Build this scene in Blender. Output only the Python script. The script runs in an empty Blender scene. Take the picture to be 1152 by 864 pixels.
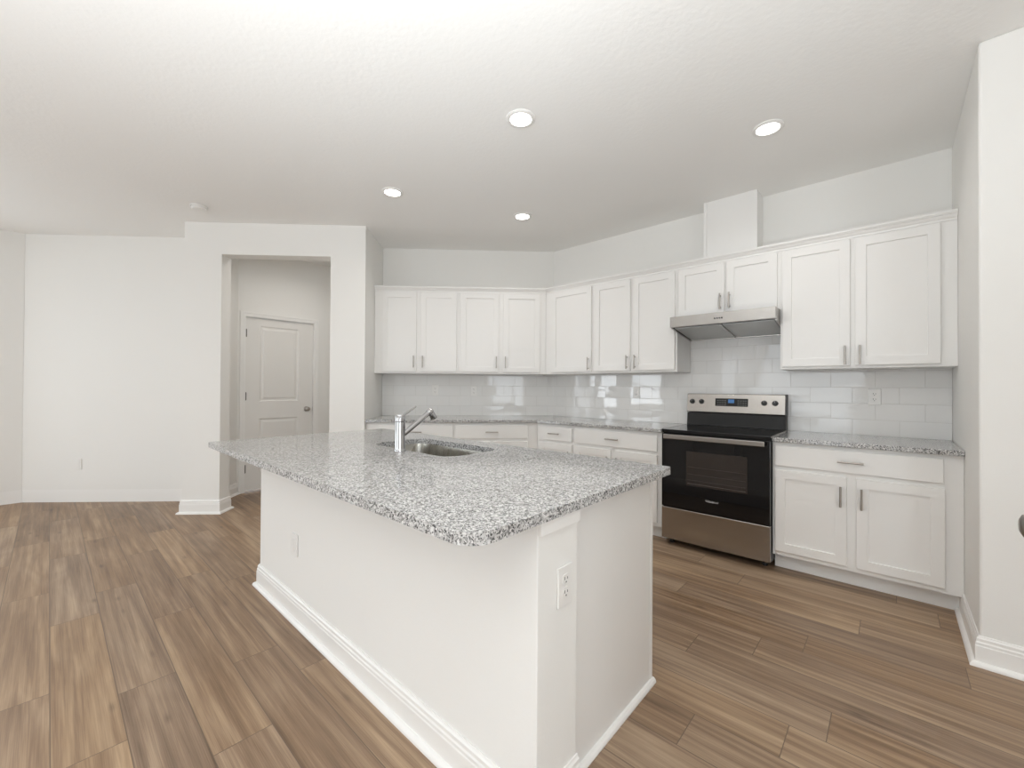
import bpy, bmesh, math, random
from mathutils import Vector, Matrix
scene = bpy.context.scene
C = scene.collection
R2 = math.sqrt(0.5)
H = 2.841                       # ceiling height

# ------------------------------------------------------------------ camera
def make_camera():
    f, yaw, pitch, roll = 471.91, math.radians(47.821), math.radians(0.4024), math.radians(0.3267)
    fw = Vector((-math.cos(yaw), math.sin(yaw), 0)); rt = Vector((math.sin(yaw), math.cos(yaw), 0)); up = Vector((0, 0, 1))
    fw2 = fw*math.cos(pitch) + up*math.sin(pitch); up2 = up*math.cos(pitch) - fw*math.sin(pitch)
    rt2 = rt*math.cos(roll) + up2*math.sin(roll); up3 = up2*math.cos(roll) - rt*math.sin(roll)
    cam = bpy.data.cameras.new('camera'); cam.sensor_width = 36; cam.lens = f/1152*36
    cam.clip_start = 0.02; cam.clip_end = 100
    o = bpy.data.objects.new('camera', cam); C.objects.link(o)
    m = Matrix((rt2, up3, -fw2)).transposed().to_4x4(); m.translation = Vector((2.9504, -3.9806, 1.2481))
    o.matrix_world = m
    scene.camera = o
make_camera()

# ------------------------------------------------------------------ world, exposure, window and added fill light
scene.view_settings.view_transform = 'Standard'
scene.view_settings.look = 'None'
scene.view_settings.gamma = 1
scene.view_settings.use_curve_mapping = False
scene.view_settings.exposure = -0.13
scene.cycles.use_denoising = True
scene.cycles.max_bounces = 10
scene.cycles.diffuse_bounces = 8
scene.cycles.glossy_bounces = 5
scene.cycles.sample_clamp_indirect = 6
scene.cycles.caustics_reflective = False
scene.cycles.caustics_refractive = False
w = bpy.data.worlds.new('sky'); scene.world = w; w.use_nodes = True
w.node_tree.nodes['Background'].inputs[0].default_value = (0.86, 0.93, 1.0, 1)
w.node_tree.nodes['Background'].inputs[1].default_value = 1.5
WIN_REAR = [(-3.78, -3.12, .85, 1.75), (-2.6, -1.75, .85, 1.75), (-0.2, 0.2, .3, 2.2), (0.6, 2.4, .05, 2.2)]   # x0, x1, z0, z1 in the rear wall; the last two windows are added
ADDED_WIN_RIGHT = (-6.2, -4.2, .05, 2.2)                                                                          # y0, y1, z0, z1 of an added, unseen window in the right wall
WIN_LEFT = (-6.9, -4.9, .05, 2.2)                                                                           # y0, y1, z0, z1 in the left wall
REAR_Y, LEFT_X, RIGHT_X = -7.2, -3.854, 5.0
def area(name, loc, rot, sx, sy, power, col=(1, 1, 1), spread=180):
    l = bpy.data.lights.new(name, 'AREA'); l.shape = 'RECTANGLE'; l.size = sx; l.size_y = sy; l.energy = power; l.color = col; l.spread = math.radians(spread)
    o = bpy.data.objects.new(name, l); C.objects.link(o); o.location = loc; o.rotation_euler = rot
    return o
DAY = 26.0                      # W per m2 of window
DAYCOL = (0.89, 0.955, 1.0)
for (x0, x1, z0, z1), k in zip(WIN_REAR, (.8, .8, .12, .22)):      # strengths tuned per window; the last two are added for highlight and fill
    area('window_daylight', ((x0+x1)/2, REAR_Y-.05, (z0+z1)/2), (math.radians(90), 0, 0), x1-x0-.06, z1-z0-.06, k*DAY*(x1-x0)*(z1-z0), DAYCOL)
area('window_daylight', (LEFT_X-.05, (WIN_LEFT[0]+WIN_LEFT[1])/2, 1.12), (math.radians(90), 0, math.radians(-90)), 1.94, 2.05, .25*DAY*4.3, DAYCOL)
area('window_daylight', (RIGHT_X+.05, -5.2, 1.12), (math.radians(90), 0, math.radians(90)), 1.94, 2.05, .42*DAY*4.3, DAYCOL)  # light for the added right-hand window, brightening the island's end
# added stand-ins for bounced flash, aimed up at the ceiling behind the camera
area('bounce_flash', (2.75, -4.0, 1.72), (math.radians(180-20), 0, math.radians(35)), .5, .5, 25, (.93, .975, 1), 172)
area('bounce_flash', (2.5, -5.2, .45), (math.radians(180-8), 0, math.radians(-5)), .6, .6, 86, (.93, .975, 1), 130)
CEIL_LAMPS = [(1.32, -2.117), (2.389, -1.045), (-0.082, -2.105), (0.401, -1.035)]
LAMP_W = 3.1
ADDED_ROOM_LAMPS = [(-2.4, -5.6), (0.2, -5.6), (2.8, -5.8)]      # unseen recessed lamps added behind the camera to even out the light
ADDED_HALL_LAMPS = [(4.2, -2.3)]  # fill lamp added in the unseen hall
ROOM_W, HALL_W, PASS_W = 1.5, 1.0, 4.6

# ------------------------------------------------------------------ materials
def newmat(name):
    m = bpy.data.materials.new(name); m.use_nodes = True
    return m, m.node_tree.nodes, m.node_tree.links, m.node_tree.nodes['Principled BSDF']
def plain(name, col, rough=.5, metal=0, ior=1.5, bump=0, bscale=200, spec=None):
    m, N, L, b = newmat(name)
    b.inputs['Base Color'].default_value = (*col, 1); b.inputs['Roughness'].default_value = rough
    b.inputs['Metallic'].default_value = metal; b.inputs['IOR'].default_value = ior
    if spec is not None: b.inputs['Specular IOR Level'].default_value = spec
    tc = N.new('ShaderNodeTexCoord'); nz = N.new('ShaderNodeTexNoise'); nz.inputs['Scale'].default_value = bscale
    L.new(tc.outputs['Object'], nz.inputs['Vector'])
    if bump:
        bp = N.new('ShaderNodeBump'); bp.inputs['Strength'].default_value = bump; bp.inputs['Distance'].default_value = .002
        L.new(nz.outputs['Fac'], bp.inputs['Height']); L.new(bp.outputs['Normal'], b.inputs['Normal'])
    else:
        mr = N.new('ShaderNodeMapRange'); mr.inputs['To Min'].default_value = rough*.95; mr.inputs['To Max'].default_value = min(1, rough*1.05)
        L.new(nz.outputs['Fac'], mr.inputs['Value']); L.new(mr.outputs['Result'], b.inputs['Roughness'])
    return m
M = {}
M['wall'] = plain('wall_paint', (.82, .812, .79), .75, bump=.12, bscale=120, spec=.3)
M['ceiling'] = plain('ceiling_texture', (.86, .855, .84), .9, bump=.55, bscale=42, spec=.2)
M['trim'] = plain('trim_paint', (.85, .842, .825), .35)
M['cab'] = plain('cabinet_paint', (.82, .812, .797), .38)
M['door'] = plain('door_paint', (.80, .788, .765), .4)
M['plastic'] = plain('white_plastic', (.82, .81, .79), .3)
M['slot'] = plain('dark_slot', (.06, .06, .06), .6)
M['nickel'] = plain('brushed_nickel', (.42, .39, .36), .32, 1)
M['hinge'] = plain('hinge_metal', (.16, .15, .14), .4, 1)
M['chrome'] = plain('chrome', (.50, .50, .51), .08, 1)
M['blackglass'] = plain('black_glass', (.006, .006, .007), .04, ior=1.5)
M['black'] = plain('black_enamel', (.012, .012, .013), .28)
M['knob'] = plain('black_knob', (.015, .015, .015), .3)
M['print'] = plain('silver_print', (.6, .6, .6), .4)
M['window'] = plain('oven_window_glass', (.035, .028, .025), .05)
M['rack'] = plain('oven_rack', (.25, .24, .23), .3, 1)
M['vinyl'] = plain('window_vinyl', (.82, .82, .81), .4)
M['ventblack'] = plain('vent_black', (.02, .019, .018), .4, spec=.25)
M['ring'] = plain('burner_ring', (.05, .05, .05), .15)

def steel(name, col, rough, axis_scale):
    m, N, L, b = newmat(name)
    b.inputs['Metallic'].default_value = 1; b.inputs['Base Color'].default_value = (*col, 1)
    tc = N.new('ShaderNodeTexCoord'); mp = N.new('ShaderNodeMapping'); mp.inputs['Scale'].default_value = axis_scale
    nz = N.new('ShaderNodeTexNoise'); nz.inputs['Scale'].default_value = 1; nz.inputs['Detail'].default_value = 3
    L.new(tc.outputs['Object'], mp.inputs['Vector']); L.new(mp.outputs['Vector'], nz.inputs['Vector'])
    mr = N.new('ShaderNodeMapRange'); mr.inputs['To Min'].default_value = rough*.8; mr.inputs['To Max'].default_value = rough*1.2
    L.new(nz.outputs['Fac'], mr.inputs['Value']); L.new(mr.outputs['Result'], b.inputs['Roughness'])
    bp = N.new('ShaderNodeBump'); bp.inputs['Strength'].default_value = .06; bp.inputs['Distance'].default_value = .001
    L.new(nz.outputs['Fac'], bp.inputs['Height']); L.new(bp.outputs['Normal'], b.inputs['Normal'])
    b.inputs['Anisotropic'].default_value = .6
    return m
M['steel'] = steel('brushed_stainless_steel', (.46, .435, .41), .22, (3, 3, 600))
M['hoodsteel'] = steel('hood_stainless_steel', (.48, .46, .44), .24, (3, 3, 600))
M['filter'] = steel('filter_mesh', (.55, .55, .54), .45, (300, 300, 300))
M['sinksteel'] = steel('sink_steel', (.42, .40, .36), .28, (500, 3, 3))

def emis(name, col, s):
    m, N, L, b = newmat(name)
    b.inputs['Base Color'].default_value = (*col, 1); b.inputs['Emission Color'].default_value = (*col, 1); b.inputs['Emission Strength'].default_value = s
    return m
M['lens'] = emis('lamp_lens', (1, .97, .93), 9)
M['screen'] = emis('display_screen', (.05, .16, .38), .25)

def granite():
    m, N, L, b = newmat('speckled_granite')
    tc = N.new('ShaderNodeTexCoord')
    nz0 = N.new('ShaderNodeTexNoise'); nz0.inputs['Scale'].default_value = 90; nz0.inputs['Detail'].default_value = 2
    L.new(tc.outputs['Object'], nz0.inputs['Vector'])
    mx = N.new('ShaderNodeMix'); mx.data_type = 'VECTOR'; mx.inputs[0].default_value = .012
    L.new(tc.outputs['Object'], mx.inputs[4]); L.new(nz0.outputs['Color'], mx.inputs[5])
    def layer(scale, stops):
        v = N.new('ShaderNodeTexVoronoi'); v.inputs['Scale'].default_value = scale; L.new(mx.outputs[1], v.inputs['Vector'])
        sp = N.new('ShaderNodeSeparateColor'); L.new(v.outputs['Color'], sp.inputs['Color'])
        cr = N.new('ShaderNodeValToRGB'); cr.color_ramp.interpolation = 'CONSTANT'; e = cr.color_ramp.elements
        e[0].position = 0; e[0].color = (*stops[0][1], 1); e[1].position = stops[1][0]; e[1].color = (*stops[1][1], 1)
        for p, c in stops[2:]: k = e.new(p); k.color = (*c, 1)
        L.new(sp.outputs[0], cr.inputs[0]); return cr.outputs[0], sp.outputs[1]
    base, _ = layer(190, [(0, (.14, .138, .136)), (.12, (.30, .297, .292)), (.32, (.43, .425, .42)), (.55, (.56, .555, .55)), (.82, (.68, .675, .665))])
    fine, r2 = layer(330, [(0, (.04, .04, .042)), (.5, (.10, .10, .102))])
    gt = N.new('ShaderNodeMath'); gt.operation = 'GREATER_THAN'; gt.inputs[1].default_value = .84; L.new(r2, gt.inputs[0])
    mm = N.new('ShaderNodeMix'); mm.data_type = 'RGBA'; L.new(gt.outputs[0], mm.inputs[0]); L.new(base, mm.inputs[6]); L.new(fine, mm.inputs[7])
    L.new(mm.outputs[2], b.inputs['Base Color'])
    b.inputs['Roughness'].default_value = .09; b.inputs['IOR'].default_value = 1.52
    return m
M['granite'] = granite()

def tile(name):
    # object coordinates: x along the wall, z up. rows 0.1168 high, tiles 0.2555 long, running bond, each tile set a hair out of true
    m, N, L, b = newmat(name)
    TH, TW, Z0 = .1168, .2550, .9085
    tc = N.new('ShaderNodeTexCoord'); s = N.new('ShaderNodeSeparateXYZ'); L.new(tc.outputs['Object'], s.inputs[0])
    def math_(op, a, bb=None, cc=None):
        n = N.new('ShaderNodeMath'); n.operation = op
        for i, x in enumerate((a, bb, cc)):
            if x is None: continue
            if isinstance(x, (int, float)): n.inputs[i].default_value = x
            else: L.new(x, n.inputs[i])
        return n.outputs[0]
    zz = math_('DIVIDE', math_('SUBTRACT', s.outputs['Z'], Z0), TH)
    row = math_('FLOOR', zz); fz = math_('SUBTRACT', zz, row)
    par = math_('MODULO', math_('ADD', row, 10), 2)
    xx = math_('ADD', math_('DIVIDE', math_('SUBTRACT', s.outputs['X'], 2.989-20*TW), TW), math_('MULTIPLY', par, .5))
    col = math_('FLOOR', xx); fx = math_('SUBTRACT', xx, col)
    dx = math_('MULTIPLY', math_('MINIMUM', fx, math_('SUBTRACT', 1, fx)), TW)
    dz = math_('MULTIPLY', math_('MINIMUM', fz, math_('SUBTRACT', 1, fz)), TH)
    d = math_('MINIMUM', dx, dz)
    g = N.new('ShaderNodeMapRange'); g.interpolation_type = 'SMOOTHSTEP'
    g.inputs['From Min'].default_value = .0009; g.inputs['From Max'].default_value = .0022
    L.new(d, g.inputs['Value'])
    cm = N.new('ShaderNodeMix'); cm.data_type = 'RGBA'
    cm.inputs[6].default_value = (.65, .64, .62, 1); cm.inputs[7].default_value = (.80, .795, .785, 1)
    L.new(g.outputs[0], cm.inputs[0]); L.new(cm.outputs[2], b.inputs['Base Color'])
    rr = N.new('ShaderNodeMapRange'); rr.inputs['To Min'].default_value = .6; rr.inputs['To Max'].default_value = .035
    L.new(g.outputs[0], rr.inputs['Value']); L.new(rr.outputs[0], b.inputs['Roughness'])
    cv = N.new('ShaderNodeCombineXYZ'); L.new(col, cv.inputs[0]); L.new(row, cv.inputs[1])
    wn = N.new('ShaderNodeTexWhiteNoise'); wn.noise_dimensions = '3D'; L.new(cv.outputs[0], wn.inputs['Vector'])
    sub = N.new('ShaderNodeVectorMath'); sub.operation = 'SUBTRACT'; sub.inputs[1].default_value = (.5, .5, .5); L.new(wn.outputs['Color'], sub.inputs[0])
    mul = N.new('ShaderNodeVectorMath'); mul.operation = 'SCALE'; mul.inputs['Scale'].default_value = .03; L.new(sub.outputs[0], mul.inputs[0])
    nz = N.new('ShaderNodeTexNoise'); nz.inputs['Scale'].default_value = 9; L.new(tc.outputs['Object'], nz.inputs['Vector'])
    hh = math_('ADD', math_('MULTIPLY', g.outputs[0], 1), math_('MULTIPLY', nz.outputs['Fac'], .25))
    bp = N.new('ShaderNodeBump'); bp.inputs['Strength'].default_value = .5; bp.inputs['Distance'].default_value = .0012; L.new(hh, bp.inputs['Height'])
    ad = N.new('ShaderNodeVectorMath'); ad.operation = 'ADD'; L.new(bp.outputs[0], ad.inputs[0]); L.new(mul.outputs[0], ad.inputs[1])
    nm = N.new('ShaderNodeVectorMath'); nm.operation = 'NORMALIZE'; L.new(ad.outputs[0], nm.inputs[0]); L.new(nm.outputs[0], b.inputs['Normal'])
    return m
M['tile'] = tile('glossy_white_subway_tile')

def wood():
    # mesh carries per-plank random values and plank-local uv (u along the plank, v across, metres)
    m, N, L, b = newmat('vinyl_plank_floor')
    rnd = N.new('ShaderNodeAttribute'); rnd.attribute_name = 'plank'
    sp = N.new('ShaderNodeSeparateColor'); L.new(rnd.outputs['Color'], sp.inputs[0])
    uv = N.new('ShaderNodeUVMap'); uv.uv_map = 'plank_uv'
    # jumble the grain per plank
    cmb = N.new('ShaderNodeVectorMath'); cmb.operation = 'SCALE'; cmb.inputs['Scale'].default_value = 37; L.new(rnd.outputs['Color'], cmb.inputs[0])
    ad = N.new('ShaderNodeVectorMath'); ad.operation = 'ADD'; L.new(uv.outputs[0], ad.inputs[0]); L.new(cmb.outputs[0], ad.inputs[1])
    def noise(scale, sx, sy, det, dist=0):
        mp = N.new('ShaderNodeMapping'); mp.inputs['Scale'].default_value = (sx, sy, 1); L.new(ad.outputs[0], mp.inputs['Vector'])
        n = N.new('ShaderNodeTexNoise'); n.inputs['Scale'].default_value = scale; n.inputs['Detail'].default_value = det; n.inputs['Distortion'].default_value = dist
        L.new(mp.outputs[0], n.inputs['Vector']); return n.outputs['Fac']
    grain = noise(8, .16, 5, 8, .35); fine = noise(50, .10, 8, 5); blot = noise(2.6, .55, 3.0, 3, .8)
    cr = N.new('ShaderNodeValToRGB'); e = cr.color_ramp.elements
    e[0].position = .30; e[0].color = (.130, .073, .036, 1); e[1].position = .70; e[1].color = (.440, .298, .170, 1)
    k = e.new(.5); k.color = (.262, .161, .088, 1)
    def math_(op, a, bb=None, cc=None):
        n = N.new('ShaderNodeMath'); n.operation = op
        for i, x in enumerate((a, bb, cc)):
            if x is None: continue
            if isinstance(x, (int, float)): n.inputs[i].default_value = x
            else: L.new(x, n.inputs[i])
        return n.outputs[0]
    v = math_('ADD', math_('MULTIPLY', grain, .55), math_('ADD', math_('MULTIPLY', fine, .27), math_('MULTIPLY', blot, .34)))
    v = math_('ADD', v, math_('MULTIPLY_ADD', sp.outputs[0], .12, -.12))
    L.new(v, cr.inputs[0])
    # per plank drift towards grey
    grey = N.new('ShaderNodeMix'); grey.data_type = 'RGBA'; L.new(math_('MULTIPLY', math_('ADD', sp.outputs[1], blot), .24), grey.inputs[0])
    hs = N.new('ShaderNodeHueSaturation'); hs.inputs['Saturation'].default_value = .5; L.new(cr.outputs[0], hs.inputs['Color'])
    L.new(cr.outputs[0], grey.inputs[6]); L.new(hs.outputs[0], grey.inputs[7])
    # knots
    mp = N.new('ShaderNodeMapping'); mp.inputs['Scale'].default_value = (2.2, 7, 1); L.new(ad.outputs[0], mp.inputs['Vector'])
    vo = N.new('ShaderNodeTexVoronoi'); vo.inputs['Scale'].default_value = 1.1; L.new(mp.outputs[0], vo.inputs['Vector'])
    kn = N.new('ShaderNodeMapRange'); kn.interpolation_type = 'SMOOTHSTEP'; kn.inputs['From Min'].default_value = .0; kn.inputs['From Max'].default_value = .21
    kn.inputs['To Min'].default_value = .75; kn.inputs['To Max'].default_value = 0
    L.new(math_('ADD', vo.outputs['Distance'], math_('MULTIPLY', grain, .12)), kn.inputs['Value'])
    kx = N.new('ShaderNodeMix'); kx.data_type = 'RGBA'; kx.inputs[7].default_value = (.06, .04, .03, 1)
    L.new(kn.outputs[0], kx.inputs[0]); L.new(grey.outputs[2], kx.inputs[6])
    # seams: second uv holds distance to the plank's edges
    at = N.new('ShaderNodeUVMap'); at.uv_map = 'edge_uv'; s2 = N.new('ShaderNodeSeparateXYZ'); L.new(at.outputs[0], s2.inputs[0])
    ex = math_('MINIMUM', s2.outputs[0], math_('SUBTRACT', 1.221, s2.outputs[0])); ey = math_('MINIMUM', s2.outputs[1], math_('SUBTRACT', .184, s2.outputs[1]))
    d = math_('MINIMUM', ex, ey)
    se = N.new('ShaderNodeMapRange'); se.inputs['From Min'].default_value = .0006; se.inputs['From Max'].default_value = .0022; L.new(d, se.inputs['Value'])
    sm = N.new('ShaderNodeMix'); sm.data_type = 'RGBA'; sm.inputs[6].default_value = (.135, .095, .065, 1); L.new(se.outputs[0], sm.inputs[0]); L.new(kx.outputs[2], sm.inputs[7])
    L.new(sm.outputs[2], b.inputs['Base Color'])
    ro = N.new('ShaderNodeMapRange'); ro.inputs['To Min'].default_value = .38; ro.inputs['To Max'].default_value = .55; L.new(grain, ro.inputs['Value']); L.new(ro.outputs[0], b.inputs['Roughness'])
    bp = N.new('ShaderNodeBump'); bp.inputs['Strength'].default_value = .25; bp.inputs['Distance'].default_value = .001
    L.new(math_('ADD', math_('MULTIPLY', fine, .5), se.outputs[0]), bp.inputs['Height']); L.new(bp.outputs[0], b.inputs['Normal'])
    return m
M['floor'] = wood()

# ------------------------------------------------------------------ mesh helpers
def bx(bm, x0, x1, y0, y1, z0, z1):
    v = [bm.verts.new(p) for p in ((x0, y0, z0), (x1, y0, z0), (x1, y1, z0), (x0, y1, z0), (x0, y0, z1), (x1, y0, z1), (x1, y1, z1), (x0, y1, z1))]
    for f in ((0, 3, 2, 1), (4, 5, 6, 7), (0, 1, 5, 4), (1, 2, 6, 5), (2, 3, 7, 6), (3, 0, 4, 7)): bm.faces.new([v[i] for i in f])
def BM(*boxes):
    bm = bmesh.new()
    for b in boxes: bx(bm, *b)
    return bm
def prism(bm, pts, z0, z1):
    """extrude a plan polygon"""
    a = [bm.verts.new((x, y, z0)) for x, y in pts]; b = [bm.verts.new((x, y, z1)) for x, y in pts]; n = len(pts)
    bm.faces.new(a[::-1]); bm.faces.new(b)
    for i in range(n): bm.faces.new((a[i], a[(i+1) % n], b[(i+1) % n], b[i]))
def xprism(bm, prof, x0, x1):
    """extrude a (y,z) profile along x"""
    a = [bm.verts.new((x0, y, z)) for y, z in prof]; b = [bm.verts.new((x1, y, z)) for y, z in prof]; n = len(prof)
    bm.faces.new(a); bm.faces.new(b[::-1])
    for i in range(n): bm.faces.new((a[i], b[i], b[(i+1) % n], a[(i+1) % n]))
def tube(bm, p0, p1, r0, r1=None, n=20, cap=True):
    r1 = r0 if r1 is None else r1
    p0, p1 = Vector(p0), Vector(p1); d = (p1-p0).normalized()
    a = d.orthogonal().normalized(); b = d.cross(a)
    A = [bm.verts.new(p0 + (a*math.cos(t)+b*math.sin(t))*r0) for t in (2*math.pi*i/n for i in range(n))]
    B_ = [bm.verts.new(p1 + (a*math.cos(t)+b*math.sin(t))*r1) for t in (2*math.pi*i/n for i in range(n))]
    for i in range(n): bm.faces.new((A[i], A[(i+1) % n], B_[(i+1) % n], B_[i]))
    if cap: bm.faces.new(A[::-1]); bm.faces.new(B_)
def lathe(bm, prof, origin=(0, 0, 0), axis=(0, 0, 1), n=32):
    """prof: (radius, distance along axis)"""
    o = Vector(origin); d = Vector(axis).normalized(); a = d.orthogonal().normalized(); b = d.cross(a); rings = []
    for r, h in prof:
        if r < 1e-6: rings.append([bm.verts.new(o+d*h)])
        else: rings.append([bm.verts.new(o+d*h+(a*math.cos(t)+b*math.sin(t))*r) for t in (2*math.pi*i/n for i in range(n))])
    for A, B_ in zip(rings, rings[1:]):
        for i in range(n):
            j = (i+1) % n
            if len(A) == 1 and len(B_) == 1: continue
            if len(A) == 1: bm.faces.new((A[0], B_[j], B_[i]))
            elif len(B_) == 1: bm.faces.new((A[i], A[j], B_[0]))
            else: bm.faces.new((A[i], A[j], B_[j], B_[i]))
def sweep(bm, path, prof, closed=False):
    """prof: (distance to the LEFT of the path, z), mitred at the corners"""
    P = [Vector(p) for p in path]; n = len(P); rows = []
    for i in range(n):
        di = (P[i]-P[i-1]).normalized() if i > 0 else None
        do = (P[i+1]-P[i]).normalized() if i < n-1 else None
        if di is None: di = do
        if do is None: do = di
        n1 = Vector((-di.y, di.x)); n2 = Vector((-do.y, do.x)); mm = (n1+n2).normalized(); k = 1/max(.2, mm.dot(n1))
        rows.append([bm.verts.new((P[i].x+mm.x*k*d, P[i].y+mm.y*k*d, z)) for d, z in prof])
    m = len(prof)
    for A, B_ in zip(rows, rows[1:]):
        for i in range(m): bm.faces.new((A[i], A[(i+1) % m], B_[(i+1) % m], B_[i]))
    bm.faces.new(rows[0][::-1]); bm.faces.new(rows[-1])
def obj(name, bm, mat, parent=None, bevel=0, seg=2, smooth=False, loc=None, rot=None, angle=35):
    bmesh.ops.recalc_face_normals(bm, faces=bm.faces)
    me = bpy.data.meshes.new(name)
    if smooth:
        for f in bm.faces: f.smooth = True
        for e in bm.edges:
            if len(e.link_faces) == 2 and e.calc_face_angle(0) > math.radians(angle): e.smooth = False
    bm.to_mesh(me); bm.free()
    o = bpy.data.objects.new(name, me); C.objects.link(o)
    me.materials.append(M[mat] if isinstance(mat, str) else mat)
    if parent is not None: o.parent = parent
    if loc is not None: o.location = loc
    if rot is not None: o.rotation_euler = rot
    if bevel:
        md = o.modifiers.new('bevel', 'BEVEL'); md.width = bevel; md.segments = seg; md.limit_method = 'ANGLE'; md.angle_limit = math.radians(40)
        md.harden_normals = False
    return o
def tag(o, label=None, cat=None, group=None, kind=None):
    if label: o['label'] = label
    if cat: o['category'] = cat
    if group: o['group'] = group
    if kind: o['kind'] = kind
    return o
def thing(name, label, cat, loc=(0, 0, 0), rz=0, group=None):
    o = bpy.data.objects.new(name, None); C.objects.link(o); o.empty_display_size = .1
    o.location = loc; o.rotation_euler = (0, 0, rz)
    return tag(o, label, cat, group)
def struct(name, bm, mat, bevel=0, **k):
    return tag(obj(name, bm, mat, bevel=bevel, **k), kind='structure')
def B(s, d):
    """plan point: s metres along the back wall from the corner, d metres out into the room"""
    return (-s*R2+d*R2, -s*R2-d*R2)
ROTB = math.radians(45)

# ------------------------------------------------------------------ the room
def build_floor():
    LEN, WID, Y0 = 1.221, .184, -3.967
    known = {-1: -.79, 0: -.263, 1: .64, 2: .036, 3: -.46, 12: 2.465, 13: 2.636, 14: 3.194, 15: 2.824}
    rnd = random.Random(11)
    bm = bmesh.new(); uv = bm.loops.layers.uv.new('plank_uv'); ev = bm.loops.layers.uv.new('edge_uv'); cl = bm.loops.layers.float_color.new('plank')
    X0, X1, YA, YB = -4.3, 5.15, -7.35, .15
    k0 = math.floor((YA-Y0)/WID); k1 = math.ceil((YB-Y0)/WID)
    for k in range(k0, k1):
        off = known.get(k, rnd.uniform(0, LEN)); x = off - math.ceil((off-X0)/LEN)*LEN
        y0 = Y0+k*WID
        while x < X1:
            c = (rnd.random(), rnd.random(), rnd.random(), 1)
            xa, xb, ya, yb = max(x, X0), min(x+LEN, X1), max(y0, YA), min(y0+WID, YB)
            v = [bm.verts.new((a, b, 0)) for a, b in ((xa, ya), (xb, ya), (xb, yb), (xa, yb))]
            f = bm.faces.new(v)
            for lp in f.loops:
                lp[uv].uv = (lp.vert.co.x, lp.vert.co.y); lp[ev].uv = (lp.vert.co.x-x, lp.vert.co.y-y0); lp[cl] = c
            x += LEN
    # slab body beneath
    bx(bm, X0, X1, YA, YB, -.12, -.0005)
    o = struct('floor', bm, 'floor')
    for p in o.data.polygons: pass
    return o
build_floor()
struct('ceiling', BM((-4.3, 5.15, -7.35, .15, H, H+.12)), 'ceiling')

struct('wall_range', BM((-.04, 3.2438, 0, .12, 0, H)), 'wall')
def back_prism(bm, s0, s1, d0, d1, z0, z1):
    prism(bm, [B(s0, d0), B(s1, d0), B(s1, d1), B(s0, d1)], z0, z1)
bm = bmesh.new(); back_prism(bm, -.05, 1.984, -.12, 0, 0, H); struct('wall_back', bm, 'wall')
# pantry passage: front wall with the cased-less opening, kitchen side wall, far side wall, one mesh
OP0, OP1, OPZ, PD, PT = 2.326, 3.371, 2.53, .669, .15
SL = 3.64
bm = bmesh.new()
prism(bm, [B(1.986, PD), B(OP0, PD), B(OP0, PD-PT), B(2.106, PD-PT), B(2.106, -1.72), B(1.986, -1.60)], 0, H)
prism(bm, [B(OP1, PD), B(3.723, PD), B(3.723, -.25), B(SL, -.17), B(SL, PD-PT), B(OP1, PD-PT)], 0, H)
prism(bm, [B(OP0, PD), B(OP1, PD), B(OP1, PD-PT), B(OP0, PD-PT)], OPZ, H)
bmesh.ops.remove_doubles(bm, verts=bm.verts, dist=1e-5)
struct('wall_pantry', bm, 'wall')
bm = bmesh.new(); back_prism(bm, 3.725, 5.78, .217-.12, .217, 0, H); struct('wall_left_back', bm, 'wall')
# left wall with its window opening
y0, y1, z0, z1 = WIN_LEFT
struct('wall_left', BM((LEFT_X-.12, LEFT_X, REAR_Y-.12, y0, 0, H), (LEFT_X-.12, LEFT_X, y1, -4.165, 0, H), (LEFT_X-.12, LEFT_X, y0, y1, 0, z0), (LEFT_X-.12, LEFT_X, y0, y1, z1, H)), 'wall')
bxs = []; xs = LEFT_X+.001
for a, b, z0, z1 in WIN_REAR:
    bxs += [(xs, a, REAR_Y-.12, REAR_Y, 0, H), (a, b, REAR_Y-.12, REAR_Y, 0, z0), (a, b, REAR_Y-.12, REAR_Y, z1, H)]; xs = b
bxs.append((xs, RIGHT_X, REAR_Y-.12, REAR_Y, 0, H))
struct('wall_rear', BM(*bxs), 'wall')
XR = 3.244
bm = bmesh.new(); prism(bm, [(XR, .12), (XR, -1.133), (RIGHT_X, -1.133), (RIGHT_X, -1.013), (XR+.12, -1.013), (XR+.12, .12)], 0, H)
struct('wall_right', bm, 'wall', bevel=.012, seg=3)
y0, y1, z0, z1 = ADDED_WIN_RIGHT
struct('wall_hall', BM((RIGHT_X+.0005, RIGHT_X+.12, REAR_Y-.12, y0, 0, H), (RIGHT_X+.0005, RIGHT_X+.12, y1, -1.0, 0, H), (RIGHT_X+.0005, RIGHT_X+.12, y0, y1, 0, z0), (RIGHT_X+.0005, RIGHT_X+.12, y0, y1, z1, H)), 'wall')
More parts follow.
